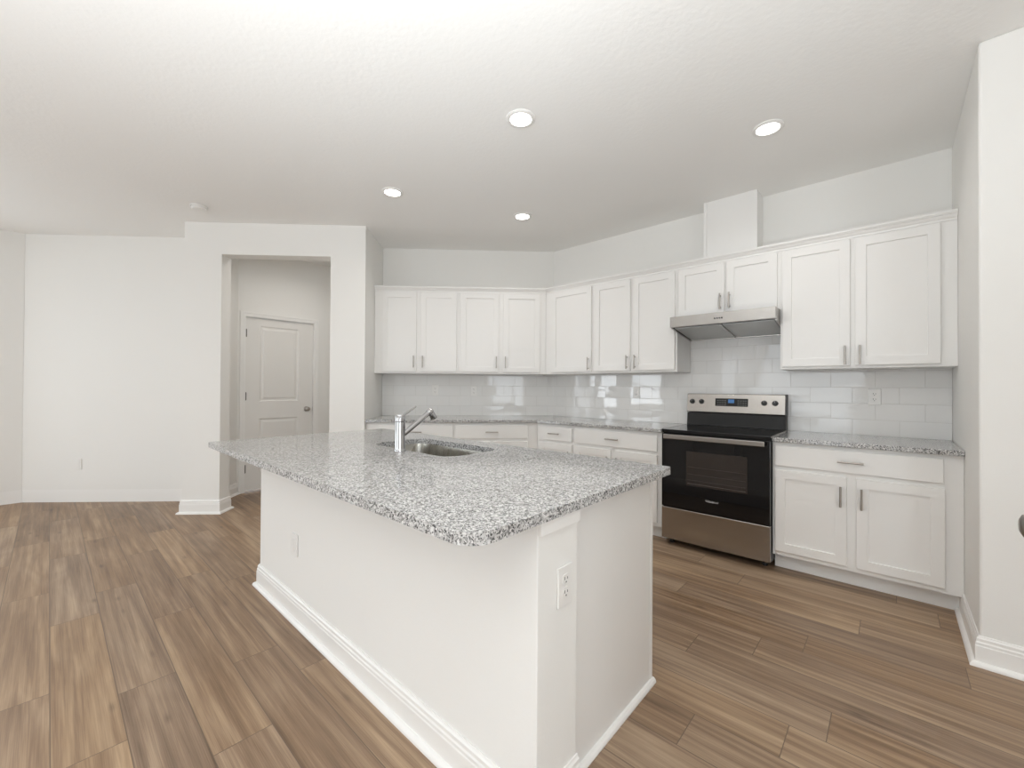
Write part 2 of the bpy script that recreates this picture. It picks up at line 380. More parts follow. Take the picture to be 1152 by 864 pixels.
# windows behind the camera; some are added only to bring in light
wn = 0
for a, b, z0, z1 in WIN_REAR:
    wn += 1
    zm = (z0+z1)/2
    struct('window_%d' % wn, BM((a, a+.04, REAR_Y-.03, REAR_Y+.01, z0, z1), (b-.04, b, REAR_Y-.03, REAR_Y+.01, z0, z1), (a+.04, b-.04, REAR_Y-.03, REAR_Y+.01, z0, z0+.04),
           (a+.04, b-.04, REAR_Y-.03, REAR_Y+.01, z1-.04, z1), (a+.04, b-.04, REAR_Y-.025, REAR_Y, zm-.02, zm+.02)), 'vinyl')
y0, y1, z0, z1 = WIN_LEFT
struct('window_5', BM((LEFT_X-.03, LEFT_X+.01, y0, y0+.05, z0, z1), (LEFT_X-.03, LEFT_X+.01, y1-.05, y1, z0, z1), (LEFT_X-.03, LEFT_X+.01, y0+.05, y1-.05, z1-.05, z1), (LEFT_X-.03, LEFT_X+.01, y0+.05, y1-.05, z0, z0+.05), (LEFT_X-.025, LEFT_X, (y0+y1)/2-.03, (y0+y1)/2+.03, z0+.05, z1-.05)), 'vinyl')

y0, y1, z0, z1 = ADDED_WIN_RIGHT  # frame of the added window that lights the island's end
struct('window_6', BM((RIGHT_X-.01, RIGHT_X+.03, y0, y0+.05, z0, z1), (RIGHT_X-.01, RIGHT_X+.03, y1-.05, y1, z0, z1), (RIGHT_X-.01, RIGHT_X+.03, y0+.05, y1-.05, z1-.05, z1), (RIGHT_X-.01, RIGHT_X+.03, y0+.05, y1-.05, z0, z0+.05), (RIGHT_X, RIGHT_X+.025, (y0+y1)/2-.03, (y0+y1)/2+.03, z0+.05, z1-.05)), 'vinyl')
# baseboards (profile: base with a stepped cap and quarter-round shoe)
def base_prof(h=.133, t=.015, shoe=.018):
    p = [(0, 0), (t+shoe, 0), (t+shoe, .003)]
    for i in range(1, 6):
        a = math.pi/2*i/5; p.append((t+shoe*math.cos(a), .003+shoe*math.sin(a)))
    p += [(t, h-.045), (t-.002, h-.040), (t-.002, h-.030), (t-.005, h-.024), (t-.005, h-.012), (t-.009, h-.006), (t-.011, h), (0, h)]
    return p
def baseboard(name, path):
    bm = bmesh.new(); sweep(bm, path, base_prof()); return struct(name, bm, 'trim')
G = .0005
baseboard('baseboard_right', [(XR-G, -.535), (XR-G, -1.133-G), (RIGHT_X-.01, -1.133-G)][::-1])
baseboard('baseboard_pantry', [B(3.723+G, .255), B(3.723+G, PD+G), B(OP1-G, PD+G), B(OP1-G, PD-PT-G), B(SL-G, PD-PT-G), B(SL-G, -.10)][::-1])
baseboard('baseboard_pantry_right', [B(OP0+G, PD-PT-.0), B(OP0+G, PD+G), B(1.99, PD+G)][::-1])
baseboard('baseboard_left', [B(3.76, .217+G), B(5.666, .217+G), (LEFT_X+G, WIN_LEFT[1]+.03)][::-1])
baseboard('baseboard_rear', [(RIGHT_X-.04, REAR_Y+G), (2.45, REAR_Y+G)][::-1])

# ------------------------------------------------------------------ outlets and switches
def outlet(label, loc, rz, kind='duplex', group=None, cat='outlet', name='wall_outlet'):
    t = thing(name, label, cat, loc, rz, group)
    bm = BM((-.036, .036, -.0065, 0, -.059, .059)); obj('cover_plate', bm, 'plastic', t, bevel=.0035, seg=3)
    if kind == 'duplex':
        for z in (-.0195, .0195):
            bm = bmesh.new(); n = 20
            pts = [(max(-.0155, min(.0155, .0175*math.cos(2*math.pi*i/n))), z+max(-.0145, min(.0145, .0175*math.sin(2*math.pi*i/n)))) for i in range(n)]
            a = [bm.verts.new((x, -.0085, zz)) for x, zz in pts]; b = [bm.verts.new((x, -.006, zz)) for x, zz in pts]
            bm.faces.new(a)
            for i in range(n): bm.faces.new((a[i], b[i], b[(i+1) % n], a[(i+1) % n]))
            r = obj('receptacle', bm, 'plastic', t)
            bm = BM((-.008, -.0055, -.0090, -.0084, z-.001, z+.008), (.0055, .008, -.0090, -.0084, z-.001, z+.006)); tube(bm, (0, -.0084, z-.008), (0, -.0090, z-.008), .0026, n=12)
            obj('socket_slots', bm, 'slot', r)
        bm = bmesh.new(); tube(bm, (0, -.0062, 0), (0, -.0076, 0), .003, n=12); obj('screw', bm, 'plastic', t)
    elif kind == 'gfci':
        r = obj('receptacle', BM((-.0165, .0165, -.009, -.006, -.033, .033)), 'plastic', t, bevel=.001)
        for z in (.001, -.006): obj('test_button', BM((-.008, .008, -.0105, -.009, z, z+.005)), 'plastic', r)
        for z in (-.02, .02):
            bm = bmesh.new(); bx(bm, -.008, -.0055, -.0095, -.0089, z-.001, z+.008); bx(bm, .0055, .008, -.0095, -.0089, z-.001, z+.006); tube(bm, (0, -.0089, z-.008), (0, -.0095, z-.008), .0026, n=12)
            obj('socket_slots', bm, 'slot', r)
    else:
        obj('rocker_insert', BM((-.0165, .0165, -.009, -.006, -.033, .033)), 'plastic', t, bevel=.0015)
    return t
TT = .008   # tile thickness
outlet('white duplex outlet on the tile right of the stove, under the tall wall cabinets', (2.857, -TT-G, 1.192), 0, 'duplex')
outlet('white outlet on the shiny tile left of the stove', (1.045, -TT-G, 1.200), 0, 'gfci')
p = B(1.376, TT+G); outlet('left one of two white outlets on the tile behind the kitchen tap', (*p, 1.204), ROTB, 'gfci')
p = B(.93, TT+G); outlet('right one of two white outlets on the tile beyond the sink', (*p, 1.198), ROTB, 'duplex')
p = B(5.105, .217+G); outlet('small white outlet low on the bare far left wall', (*p, .405), ROTB, 'blank')
outlet('white outlet on the long side of the island, near its left end', (.575, -3.083-G, .395), 0, 'blank')
outlet('white duplex outlet on the narrow end of the island', (2.235+G, -2.960, .668), math.radians(90), 'duplex')

# ------------------------------------------------------------------ cabinets
# local frame: x to the right as seen from the front, y=0 the wall, -y out into the room
def shaker(x0, x1, z0, z1, y, t=.020, st=.057, rec=.010):
    """door whose back sits at y and face at y-t"""
    bm = bmesh.new(); yf = y-t
    def rect(a, b, c, d, yy): return [bm.verts.new((a, yy, c)), bm.verts.new((b, yy, c)), bm.verts.new((b, yy, d)), bm.verts.new((a, yy, d))]
    bo = .0022
    bk = rect(x0, x1, z0, z1, y); s = rect(x0, x1, z0, z1, yf+bo); o = rect(x0+bo, x1-bo, z0+bo, z1-bo, yf)
    i = rect(x0+st, x1-st, z0+st, z1-st, yf); j = rect(x0+st+.001, x1-st-.001, z0+st+.001, z1-st-.001, yf+rec)
    for A, B_ in ((bk, s), (s, o), (o, i), (i, j)):
        for k in range(4): bm.faces.new((A[k], A[(k+1) % 4], B_[(k+1) % 4], B_[k]))
    bm.faces.new(j); bm.faces.new(bk[::-1])
    return bm
def slab(x0, x1, z0, z1, y, t=.020):
    return BM((x0, x1, y-t, y, z0, z1))
def pull(parent, x, z, y, vertical=True, ln=.128):
    """bar pull; y is the face it stands on"""
    bm = bmesh.new(); h = ln/2; r = .0058; off = .030
    if vertical:
        tube(bm, (x, y-off, z-h), (x, y-off, z+h), r, n=14)
        for s in (-1, 1): tube(bm, (x, y+.001, z+s*(h-.018)), (x, y-off, z+s*(h-.018)), .0045, n=12)
    else:
        tube(bm, (x-h, y-off, z), (x+h, y-off, z), r, n=14)
        for s in (-1, 1): tube(bm, (x+s*(h-.018), y+.001, z), (x+s*(h-.018), y-off, z), .0045, n=12)
    o = obj('handle', bm, 'nickel', parent, smooth=True, angle=50)
    return o
def carcass(name, t, x0, x1, dep, z0, z1, opens, mat='cab', solid=True):
    """face-framed box"""
    bm = BM((x0, x1, -dep, -.010, z0, z1))
    return obj(name, bm, mat, t, bevel=.0012, seg=1)
def cabinet(name, label, cat, loc, rz, x0, x1, dep, z0, z1, doors=(), drawers=(), toe=None, group=None):
    """loc is the wall point of local x=0. doors: (x0,x1,z0,z1,handle_x or None,handle_z); drawers: (x0,x1,z0,z1,handle_x)"""
    # keep the empty at the cabinet's own base centre
    c = Matrix.Rotation(rz, 3, 'Z') @ Vector(((x0+x1)/2, 0, 0)); base = z0 if toe is None else 0
    t = thing(name, label, cat, (loc[0]+c.x, loc[1]+c.y, base), rz, group)
    ox, oz = (x0+x1)/2, base
    X0, X1 = x0-ox, x1-ox
    carcass('body', t, X0, X1, dep, z0-oz, z1-oz, None)
    if toe: obj('toe_kick', BM((X0+.0, X1-.0, -toe, -.02, 0, z0-oz-.0003)), 'cab', t)
    for a, b, c0, c1, hx, hz in doors:
        d = obj('door', shaker(a-ox, b-ox, c0-oz, c1-oz, -dep-.0004), 'cab', t)
        if hx is not None: pull(d, hx-ox, hz-oz, -dep-.0204)
    for a, b, c0, c1, hx in drawers:
        d = obj('drawer', slab(a-ox, b-ox, c0-oz, c1-oz, -dep-.0004), 'cab', t, bevel=.0025, seg=2)
        if hx is not None: pull(d, hx-ox, (c0+c1)/2-oz, -dep-.0204, False)
    return t
UZ0, UZ1, UD0, UD1 = 1.388, 2.290, 1.406, 2.262
UD = .33
def sb(s): return -s        # along the back run local x = -s (origin at the wall corner)
HZ = 1.476
# uppers, back wall
cabinet('wall_cabinet', 'white two-door wall cabinet at the far left, beside the pantry wall', 'cabinet', (0, 0), ROTB, -1.984, -1.087, UD, UZ0, UZ1,
        [(-1.898, -1.536, UD0, UD1, -1.562, 1.513), (-1.492, -1.108, UD0, UD1, -1.466, 1.513)])
cabinet('wall_cabinet', 'white two-door wall cabinet left of the corner where the cabinets turn', 'cabinet', (0, 0), ROTB, -1.0865, -.1375, UD, UZ0, UZ1,
        [(-1.063, -.650, UD0, UD1, -.676, 1.513), (-.604, -.200, UD0, UD1, -.578, 1.513)])
# uppers, range wall
cabinet('wall_cabinet', 'white single-door wall cabinet just right of the corner', 'cabinet', (0, 0), 0, .1375, .7395, UD, UZ0, UZ1, [(.228, .723, UD0, UD1, .697, HZ+.01)])
cabinet('wall_cabinet', 'white two-door wall cabinet left of the range hood', 'cabinet', (0, 0), 0, .740, 1.5725, UD, UZ0, UZ1,
        [(.756, 1.140, UD0, UD1, 1.114, HZ+.01), (1.168, 1.556, UD0, UD1, 1.194, HZ+.01)])
cabinet('wall_cabinet', 'short white two-door wall cabinet directly above the range hood', 'cabinet', (0, 0), 0, 1.573, 2.3345, UD, 1.838, UZ1,
        [(1.588, 1.952, 1.853, UD1, 1.926, 1.945), (1.967, 2.316, 1.853, UD1, 1.993, 1.945)])
cabinet('wall_cabinet', 'tall white two-door wall cabinet right of the range hood', 'cabinet', (0, 0), 0, 2.335, XR-.001, UD, UZ0, UZ1,
        [(2.349, 2.740, UD0, UD1, 2.714, HZ), (2.766, 3.170, UD0, UD1, 2.792, HZ)])
# base cabinets
BZ0, BZ1, BD = .108, .8835, .61
DRZ = (.722, .858); DOZ = (.140, .694)
cabinet('base_cabinet', 'white base cabinet under the far counter, next to the pantry wall', 'cabinet', (0, 0), ROTB, -1.984, -1.101, BD, BZ0, BZ1,
        [(-1.86, -1.50, *DOZ, -1.526, .572), (-1.476, -1.114, *DOZ, -1.45, .572)], [(-1.86, -1.114, *DRZ, -1.487)], toe=.53)
cabinet('base_cabinet', 'white base cabinet under the far counter, left of the corner', 'cabinet', (0, 0), ROTB, -1.1005, -.2530, BD, BZ0, BZ1,
        [(-1.086, -.738, *DOZ, -.764, .572), (-.702, -.354, *DOZ, -.676, .572)], [(-1.086, -.354, *DRZ, -.72)], toe=.53)
cabinet('base_cabinet', 'narrow white base cabinet just right of the corner', 'cabinet', (0, 0), 0, .2530, .6975, BD, BZ0, BZ1,
        [(.283, .686, *DOZ, .66, .572)], [(.283, .686, *DRZ, .485)], toe=.53)
cabinet('base_cabinet', 'wide white base cabinet on the left side of the stove', 'cabinet', (0, 0), 0, .698, 1.5715, BD, BZ0, BZ1,
        [(.716, 1.100, *DOZ, 1.074, .572), (1.142, 1.522, *DOZ, 1.168, .572)], [(.716, 1.522, *DRZ, 1.119)], toe=.53)
cabinet('base_cabinet', 'white base cabinet on the right side of the stove, with one drawer and two doors', 'cabinet', (0, 0), 0, 2.3375, XR-.001, BD, BZ0, BZ1,
        [(2.355, 2.739, *DOZ, 2.711, .572), (2.786, 3.169, *DOZ, 2.812, .572)], [(2.355, 3.163, *DRZ, 2.759)], toe=.53)
# crown moulding along both runs
bm = bmesh.new()
prof = [(.3305, 2.262+.008), (.337, 2.270), (.338, 2.282), (.346, 2.290), (.352, 2.302), (.358, 2.306), (.3585, 2.311), (.364, 2.312), (.364, 2.325), (.300, 2.325), (.300, UZ1+.0005), (.3305, UZ1+.0005)]
sweep(bm, [(XR-.002, 0), (0, 0), B(1.983, 0)], prof)
tag(obj('crown_moulding', bm, 'cab'), 'white moulding running along the tops of all the wall cabinets', 'moulding')
# duct chase above the hood cabinet
bm = BM((1.772, 2.154, -.200, -.001, UZ1+.001, H-.001), (1.747, 1.7715, -.205, -.001, UZ1+.001, H-.001))
tag(obj('duct_cover', bm, 'cab', bevel=.001, seg=1), 'white boxed duct cover rising from the cabinets to the ceiling', 'duct cover')

# ------------------------------------------------------------------ counters and tile
def slab_poly(name, pts, z0, z1, label, hole=None, bevel=.004, loc=(0, 0, 0)):
    bm = bmesh.new()
    def loop(ps): 
        vs = [bm.verts.new((x-loc[0], y-loc[1], z0-loc[2])) for x, y in ps]
        return [bm.edges.new((vs[i], vs[(i+1) % len(vs)])) for i in range(len(vs))]
    es = loop(pts)
    if hole: es += loop(hole)
    bmesh.ops.triangle_fill(bm, edges=es, use_beauty=True)
    r = bmesh.ops.extrude_face_region(bm, geom=list(bm.faces))
    for v in r['geom']:
        if isinstance(v, bmesh.types.BMVert): v.co.z += z1-z0
    o = obj(name, bm, 'granite', bevel=bevel, seg=3, loc=loc, smooth=True)
    return tag(o, label, 'countertop')
CZ0, CZ1, CD = .884, .914, .648
mk = CD*math.tan(math.radians(22.5))
slab_poly('countertop', [(1.5700, -.010), (1.5700, -CD), (mk, -CD), B(1.983, CD), B(1.983, .010), (-.0-.004, -.010)], CZ0, CZ1,
          'speckled grey granite countertop bending round the corner from the far wall to the stove')
slab_poly('countertop', [(2.3385, -.010), (XR-.001, -.010), (XR-.001, -CD), (2.3385, -CD)], CZ0, CZ1, 'short piece of speckled granite countertop right of the stove')
# tile backsplash; local frames so the pattern runs along each wall
bm = BM((.0035, 3.2425, -TT, -.0002, CZ1+.0006, UZ0-.001), (1.5735, 2.334, -TT, -.0002, UZ0-.001, 1.837))
tag(obj('tile_backsplash', bm, 'tile'), 'glossy white subway tile behind the stove and along the range wall', 'backsplash')
bm = BM((-1.983, -.0035, -TT, -.0002, CZ1+.0006, UZ0-.001))
tag(obj('tile_backsplash', bm, 'tile', rot=(0, 0, ROTB)), 'glossy white subway tile on the far wall left of the corner', 'backsplash')

# ------------------------------------------------------------------ island
IX0, IX1, IY0, IY1 = .017, 2.235, -3.083, -2.247
t = thing('kitchen_island', 'long white kitchen island in the middle of the room, under a granite top', 'island', (1.1, -2.66, 0))
def isl(name, bm, mat='cab', bevel=0, **k):
    bmesh.ops.translate(bm, verts=bm.verts, vec=(-1.1, 2.66, 0)); return obj(name, bm, mat, t, bevel=bevel, **k)
isl('knee_wall', BM((IX0, IX1, IY0, -2.890, 0, CZ0-.0005)), 'wall', bevel=.003)
isl('body', BM((IX0+.01, .64, -2.8895, -2.262, .10, CZ0-.0005), (1.46, 2.188, -2.8895, -2.262, .10, CZ0-.0005), (.64, 1.46, -2.8895, -2.262, .10, .655)), 'cab')
isl('toe_kick', BM((IX0+.01, 2.188, -2.8895, -2.34, 0, .0995)))
isl('end_panel', BM((2.1883, 2.192, -2.8895, -2.270, 0, CZ0-.0005)))
isl('face_frame', BM((2.150, 2.1945, -2.2695, IY1, .0, CZ0-.0005), (IX0+.01, 2.1495, -2.2615, IY1, .10, CZ0-.0005)), bevel=.001, seg=1)
for k in range(5):
    a = .04+k*.422
    d = isl('door', shaker(-(a+.40), -a, .14, .694, 0)); d.rotation_euler = (0, 0, math.pi); 
    # turned to face the stove
    d.data.transform(Matrix.Translation((1.1, -2.66, 0)))
    d.data.transform(Matrix.Translation((-0.0, 0, 0)))
    d.location = (-1.1, 2.66+IY1+.0005, 0)
    for vv in d.data.vertices: pass
bm = bmesh.new(); sweep(bm, [(IX0-G, IY1-.0), (IX0-G, IY0-G), (IX1+G, IY0-G), (IX1+G, -2.8893)][::-1], base_prof(.133)); isl('baseboard', bm, 'trim')
bm = bmesh.new(); sweep(bm, [(2.1925, IY1+.004), (2.1925, -2.8888)], [(0, 0), (.017, 0), (.017, .006), (.014, .013), (.008, .0185), (0, .020)]); isl('shoe_moulding', bm, 'trim')
bm = BM((IX1+.0003, IX1+.012, IY0, -2.8905, .842, .8832)); isl('top_trim', bm, 'trim', bevel=.001)
# countertop outline with rounded near corners, sink hole
def rounded(x0, x1, y0, y1, rs, n=10):
    """rs: radii for (x0,y0),(x1,y0),(x1,y1),(x0,y1)"""
    out = []
    for (cx, cy, sx, sy, r, a0) in ((x0, y0, 1, 1, rs[0], 180), (x1, y0, -1, 1, rs[1], 270), (x1, y1, -1, -1, rs[2], 0), (x0, y1, 1, -1, rs[3], 90)):
        ox, oy = cx+sx*r, cy+sy*r
        for i in range(n+1):
            a = math.radians(a0+90*i/n); out.append((ox+r*math.cos(a), oy+r*math.sin(a)))
    return out
SX0, SX1, SY0, SY1 = .700, 1.402, -2.722, -2.355
hole = rounded(SX0, SX1, SY0, SY1, (.09, .09, .09, .09))
slab_poly('countertop', rounded(-.032, 2.260, -3.350, -2.205, (.012, .072, .022, .012), 20), CZ0, CZ1, 'large speckled granite top of the kitchen island, with rounded front corner', hole, .004)
# sink
t = thing('sink', 'undermount stainless steel sink bowl set into the island countertop', 'sink', ((SX0+SX1)/2, (SY0+SY1)/2, .69))
bm = bmesh.new(); ox, oy = (SX0+SX1)/2, (SY0+SY1)/2
def ring(gr, z, r):
    return [bm.verts.new((x-ox, y-oy, z-.69)) for x, y in rounded(SX0-gr, SX1+gr, SY0-gr, SY1+gr, (r,)*4)]
rings = [ring(.018, CZ0-.0015, .10), ring(.003, CZ0-.0015, .088), ring(.000, CZ0-.02, .085), ring(-.008, .73, .08), ring(-.014, .708, .075), ring(-.035, .700, .06)]
for A, B_ in zip(rings, rings[1:]):
    for i in range(len(A)): bm.faces.new((A[i], A[(i+1) % len(A)], B_[(i+1) % len(A)], B_[i]))
bm.faces.new(rings[-1])
bw = obj('bowl', bm, 'sinksteel', t, smooth=True)
md = bw.modifiers.new('thick', 'SOLIDIFY'); md.thickness = .0012; md.offset = 0
bm = bmesh.new(); lathe(bm, [(0, .012), (.03, .012), (.042, .0145), (.045, .0125)], (0, 0, 0)); obj('drain', bm, 'chrome', t, smooth=True)
# tap
FX, FY = 1.062, -2.758
t = thing('kitchen_tap', 'chrome single-lever kitchen tap standing on the island beside the sink', 'tap', (FX, FY, CZ1))
bm = bmesh.new(); lathe(bm, [(0, .0004), (.0295, .0004), (.0295, .006), (.0268, .010), (.0262, .012), (.0262, .150), (.0245, .1515), (0, .1515)]); obj('body', bm, 'chrome', t, smooth=True)
bm = bmesh.new(); lathe(bm, [(0, .1525), (.0245, .1525), (.0262, .154), (.0262, .183), (.0235, .1875), (0, .189)]); cp = obj('handle_cap', bm, 'chrome', t, smooth=True)
bm = bmesh.new(); tube(bm, (0, .012, .176), (0, .030, .190), .0072, .0064, n=14); tube(bm, (0, .030, .190), (0, .098, .2265), .0064, .0044, n=14); obj('lever', bm, 'chrome', cp, smooth=True)
bm = bmesh.new(); tube(bm, (0, .010, .078), (0, .182, .190), .0142, .0142, n=24); sp = obj('spout', bm, 'chrome', t, smooth=True)
bm = bmesh.new()
d = Vector((0, .84, .545)).normalized()
lathe(bm, [(0, -.004), (.0160, -.004), (.0175, 0), (.0180, .020), (.0140, .029), (0, .031)], (0, .178, .1875), d, 24)
lathe(bm, [(0, -.004), (.015, 0), (.0170, .014), (.0200, .044), (.0185, .047), (0, .047)], (0, .192, .196), (0, .55, -.83), 24)
obj('spray_head', bm, 'chrome', sp, smooth=True)

# ------------------------------------------------------------------ range hood
t = thing('range_hood', 'slim stainless steel range hood above the stove', 'range hood', (1.954, 0, 1.68))
hw = .380
def hd(name, bm, mat, par=None, **k): return obj(name, bm, mat, par or t, **k)
z = 1.68
bm = bmesh.new(); xprism(bm, [(-.010, 1.8365-z), (-.500, 1.8365-z), (-.500, 1.752-z), (-.478, 1.750-z), (-.470, 1.758-z), (-.010, 1.690-z)], -hw, hw); hd('canopy', bm, 'hoodsteel', bevel=.001, seg=1)
# side skirts, sloping filters and the rib between them
for sx in (-hw, hw-.012):
    bm = bmesh.new(); xprism(bm, [(-.470, 1.7575-z), (-.470, 1.744-z), (-.020, 1.676-z), (-.010, 1.676-z), (-.010, 1.6895-z)], sx, sx+.012); hd('side_rim', bm, 'hoodsteel')
for a, b in ((-hw+.020, -.010), (.010, hw-.020)):
    bm = bmesh.new(); xprism(bm, [(-.440, 1.7505-z), (-.440, 1.746-z), (-.035, 1.685-z), (-.035, 1.6895-z)], a, b); hd('filter', bm, 'filter')
bm = bmesh.new(); xprism(bm, [(-.445, 1.7510-z), (-.445, 1.742-z), (-.030, 1.680-z), (-.030, 1.6885-z)], -.007, .007); hd('filter_rib', bm, 'hoodsteel')
bm = bmesh.new(); xprism(bm, [(-.030, 1.6900-z), (-.030, 1.678-z), (-.012, 1.676-z), (-.012, 1.688-z)], -hw+.013, hw-.013); hd('rear_rim', bm, 'hoodsteel')
for i in range(4):
    bm = bmesh.new(); tube(bm, (-.028+.017*i, -.4995, 1.792-z), (-.028+.017*i, -.506, 1.792-z), .0052, n=14); hd('control_button', bm, 'ventblack', smooth=True)
# ------------------------------------------------------------------ electric range
t = thing('electric_range', 'stainless steel and black electric range with glass cooktop', 'range', (1.954, 0, 0))
W2 = .379
def st(name, bm, mat, par=None, **k): return obj(name, bm, mat, par or t, **k)
st('body', BM((-W2, W2, -.618, -.030, .045, .8895)), 'black', bevel=.002)
for sx in (-.33, .33):
    for sy in (-.57, -.08):
        bm = bmesh.new(); tube(bm, (sx, sy, 0), (sx, sy, .0448), .018, .014, n=14); st('foot', bm, 'black')
ck = st('cooktop', BM((-.3805, .3805, -.664, -.105, .8897, .9185)), 'blackglass', bevel=.004, seg=3)
for cx_, cy_, r in ((-.185, -.50, .105), (.19, -.50, .09), (-.185, -.24, .075), (.19, -.24, .095)):
    bm = bmesh.new()
    for rr in (r, r*.62):
        n = 48
        A = [bm.verts.new((cx_+rr*math.cos(2*math.pi*i/n), cy_+rr*math.sin(2*math.pi*i/n), .9188)) for i in range(n)]
        B_ = [bm.verts.new((cx_+(rr-.0022)*math.cos(2*math.pi*i/n), cy_+(rr-.0022)*math.sin(2*math.pi*i/n), .9188)) for i in range(n)]
        for i in range(n): bm.faces.new((A[i], A[(i+1) % n], B_[(i+1) % n], B_[i]))
    st('burner_ring', bm, 'ring', ck)
st('side_trim', BM((.3808, .3835, -.655, -.105, .908, .9190)), 'steel', ck); st('side_trim', BM((-.3835, -.3808, -.655, -.105, .908, .9190)), 'steel', ck)
# oven door
dr = st('oven_door', BM((-W2+.001, W2-.001, -.662, -.6185, .306, .886)), 'blackglass', bevel=.003)
st('window', BM((-.186, .238, -.6632, -.6621, .498, .760)), 'window', dr)
bm = bmesh.new()
for zz in (.512, .540, .585, .640): bx(bm, -.176, .228, -.6637, -.6633, zz, zz+(.0030 if zz < .52 else .0010))
st('oven_rack_lines', bm, 'rack', dr)
bm = BM((-.348, .352, -.712, -.700, .848, .884)); h_ = st('door_handle', bm, 'steel', dr, bevel=.004, seg=3)
for xx in (-.340, .318): st('handle_bracket', BM((xx, xx+.025, -.7005, -.6622, .855, .878)), 'black', h_)
def text(body, size, loc, mat, par, rot=(math.radians(90), 0, 0), name='lettering', ext=.0003, shear=0):
    cu = bpy.data.curves.new(name, 'FONT'); cu.body = body; cu.size = size; cu.extrude = ext; cu.align_x = 'CENTER'; cu.align_y = 'CENTER'; cu.shear = shear
    tmp = bpy.data.objects.new(name, cu); C.objects.link(tmp)
    me = bpy.data.meshes.new_from_object(tmp.evaluated_get(bpy.context.evaluated_depsgraph_get())); bpy.data.objects.remove(tmp)
    o = bpy.data.objects.new(name, me); C.objects.link(o); me.materials.clear(); me.materials.append(M[mat]); o.parent = par; o.location = loc; o.rotation_euler = rot
    return o
text('Whirlpool', .0215, (.002, -.6630, .400), 'print', dr, shear=.1)
# the ring swoosh over the lettering
bm = bmesh.new(); n = 40; prev = None
for i in range(n+1):
    a = math.radians(150 + 250*i/n); rx, rz_ = .030, .0085; th = .0011*math.sin(math.pi*i/n)+.0002
    p_ = [bm.verts.new((-.012+(rx+k*th)*math.cos(a), -.6634, .403+(rz_+k*th)*math.sin(a))) for k in (-1, 1)]
    if prev: bm.faces.new((prev[0], prev[1], p_[1], p_[0]))
    prev = p_
st('logo_ring', bm, 'print', dr)
dw = st('storage_drawer', BM((-W2+.001, W2-.001, -.660, -.6185, .052, .300)), 'steel', bevel=.003)
# back guard
def tilt(prof): return prof
bm = bmesh.new(); xprism(bm, [(-.012, .9190), (-.104, .9190), (-.092, 1.030), (-.012, 1.034)], -W2, W2); st('rear_vent_panel', bm, 'ventblack', bevel=.002)
bm = bmesh.new(); xprism(bm, [(-.012, 1.0345), (-.098, 1.0345), (-.104, 1.040), (-.082, 1.194), (-.072, 1.199), (-.012, 1.199)], -W2-.001, W2-.004)
cp_ = st('control_panel', bm, 'steel', bevel=.0015)
st('side_cap', BM((W2-.0038, W2+.001, -.100, -.012, 1.035, 1.199)), 'ventblack', cp_)
def face_y(zz): return -.104+(zz-1.040)/(1.194-1.040)*.022
tl = math.atan2(.022, .154)
nv = Vector((0, -math.cos(tl), -math.sin(tl)*-1)).normalized(); nv = Vector((0, -math.cos(tl), math.sin(tl)))
for kx in (-.335, -.256, .229, .306):
    bm = bmesh.new(); o3 = (kx, face_y(1.128), 1.128)
    lathe(bm, [(0, .0), (.0215, .0), (.0215, .004), (.0185, .006), (.0170, .019), (.0150, .022), (0, .022)], o3, nv, 28)
    kb = st('knob', bm, 'knob', cp_, smooth=True)
    bm = bmesh.new(); q0 = Vector(o3)+nv*.0222; tube(bm, q0+Vector((0, 0, .004)), q0+Vector((0, .001, .014)), .0012, n=8); st('pointer', bm, 'print', kb)
def panel_quad(bm, x0, x1, z0, z1, off):
    a = [(x0, face_y(z0)-off, z0), (x1, face_y(z0)-off, z0), (x1, face_y(z1)-off, z1), (x0, face_y(z1)-off, z1)]
    b = [(x, y+.003, zz) for x, y, zz in a]
    A = [bm.verts.new(q) for q in a]; B_ = [bm.verts.new(q) for q in b]
    bm.faces.new(A); bm.faces.new(B_[::-1])
    for i in range(4): bm.faces.new((A[i], A[(i+1) % 4], B_[(i+1) % 4], B_[i]))
bm = bmesh.new(); panel_quad(bm, -.142, .112, 1.094, 1.160, .0012); ds = st('display', bm, 'blackglass', cp_)
bm = bmesh.new(); panel_quad(bm, -.040, .008, 1.122, 1.152, .0018); st('screen', bm, 'screen', ds)
for base_x in (-.125, .035):
    bm = bmesh.new()
    for i in range(4):
        for j in range(3): panel_quad(bm, base_x+.0195*i, base_x+.0195*i+.008, 1.104+.018*j, 1.1065+.018*j, .0018)
    st('button_marks', bm, 'print', ds)

# ------------------------------------------------------------------ ceiling lights and smoke detector
LL = ['recessed ceiling light above the island, nearest to the camera', 'recessed ceiling light in front of the duct cover, on the right', 'recessed ceiling light farthest left, nearest the pantry wall', 'recessed ceiling light near the far corner of the cabinets']
def lamp(loc, label, watts=LAMP_W):
    t = thing('recessed_light', label, 'ceiling light', (loc[0], loc[1], H), 0, 'round recessed lights in the kitchen ceiling')
    bm = bmesh.new(); lathe(bm, [(.086, -.0005), (.086, -.006), (.080, -.010), (.066, -.011), (.062, -.008), (.062, -.0005)], n=48); obj('trim_ring', bm, 'plastic', t, smooth=True)
    bm = bmesh.new(); lathe(bm, [(0, -.0075), (.0615, -.0075), (.0615, -.0010), (0, -.0010)], n=48); obj('lens', bm, 'lens', t)
    l = bpy.data.lights.new('lamp_glow', 'AREA'); l.shape = 'DISK'; l.size = .12; l.energy = watts; l.color = (1, .96, .91); l.spread = math.radians(150)
    o = bpy.data.objects.new('lamp_glow', l); C.objects.link(o); o.parent = t; o.location = (0, 0, -.014)
    return t
for p, lb in zip(CEIL_LAMPS, LL): lamp(p, lb)
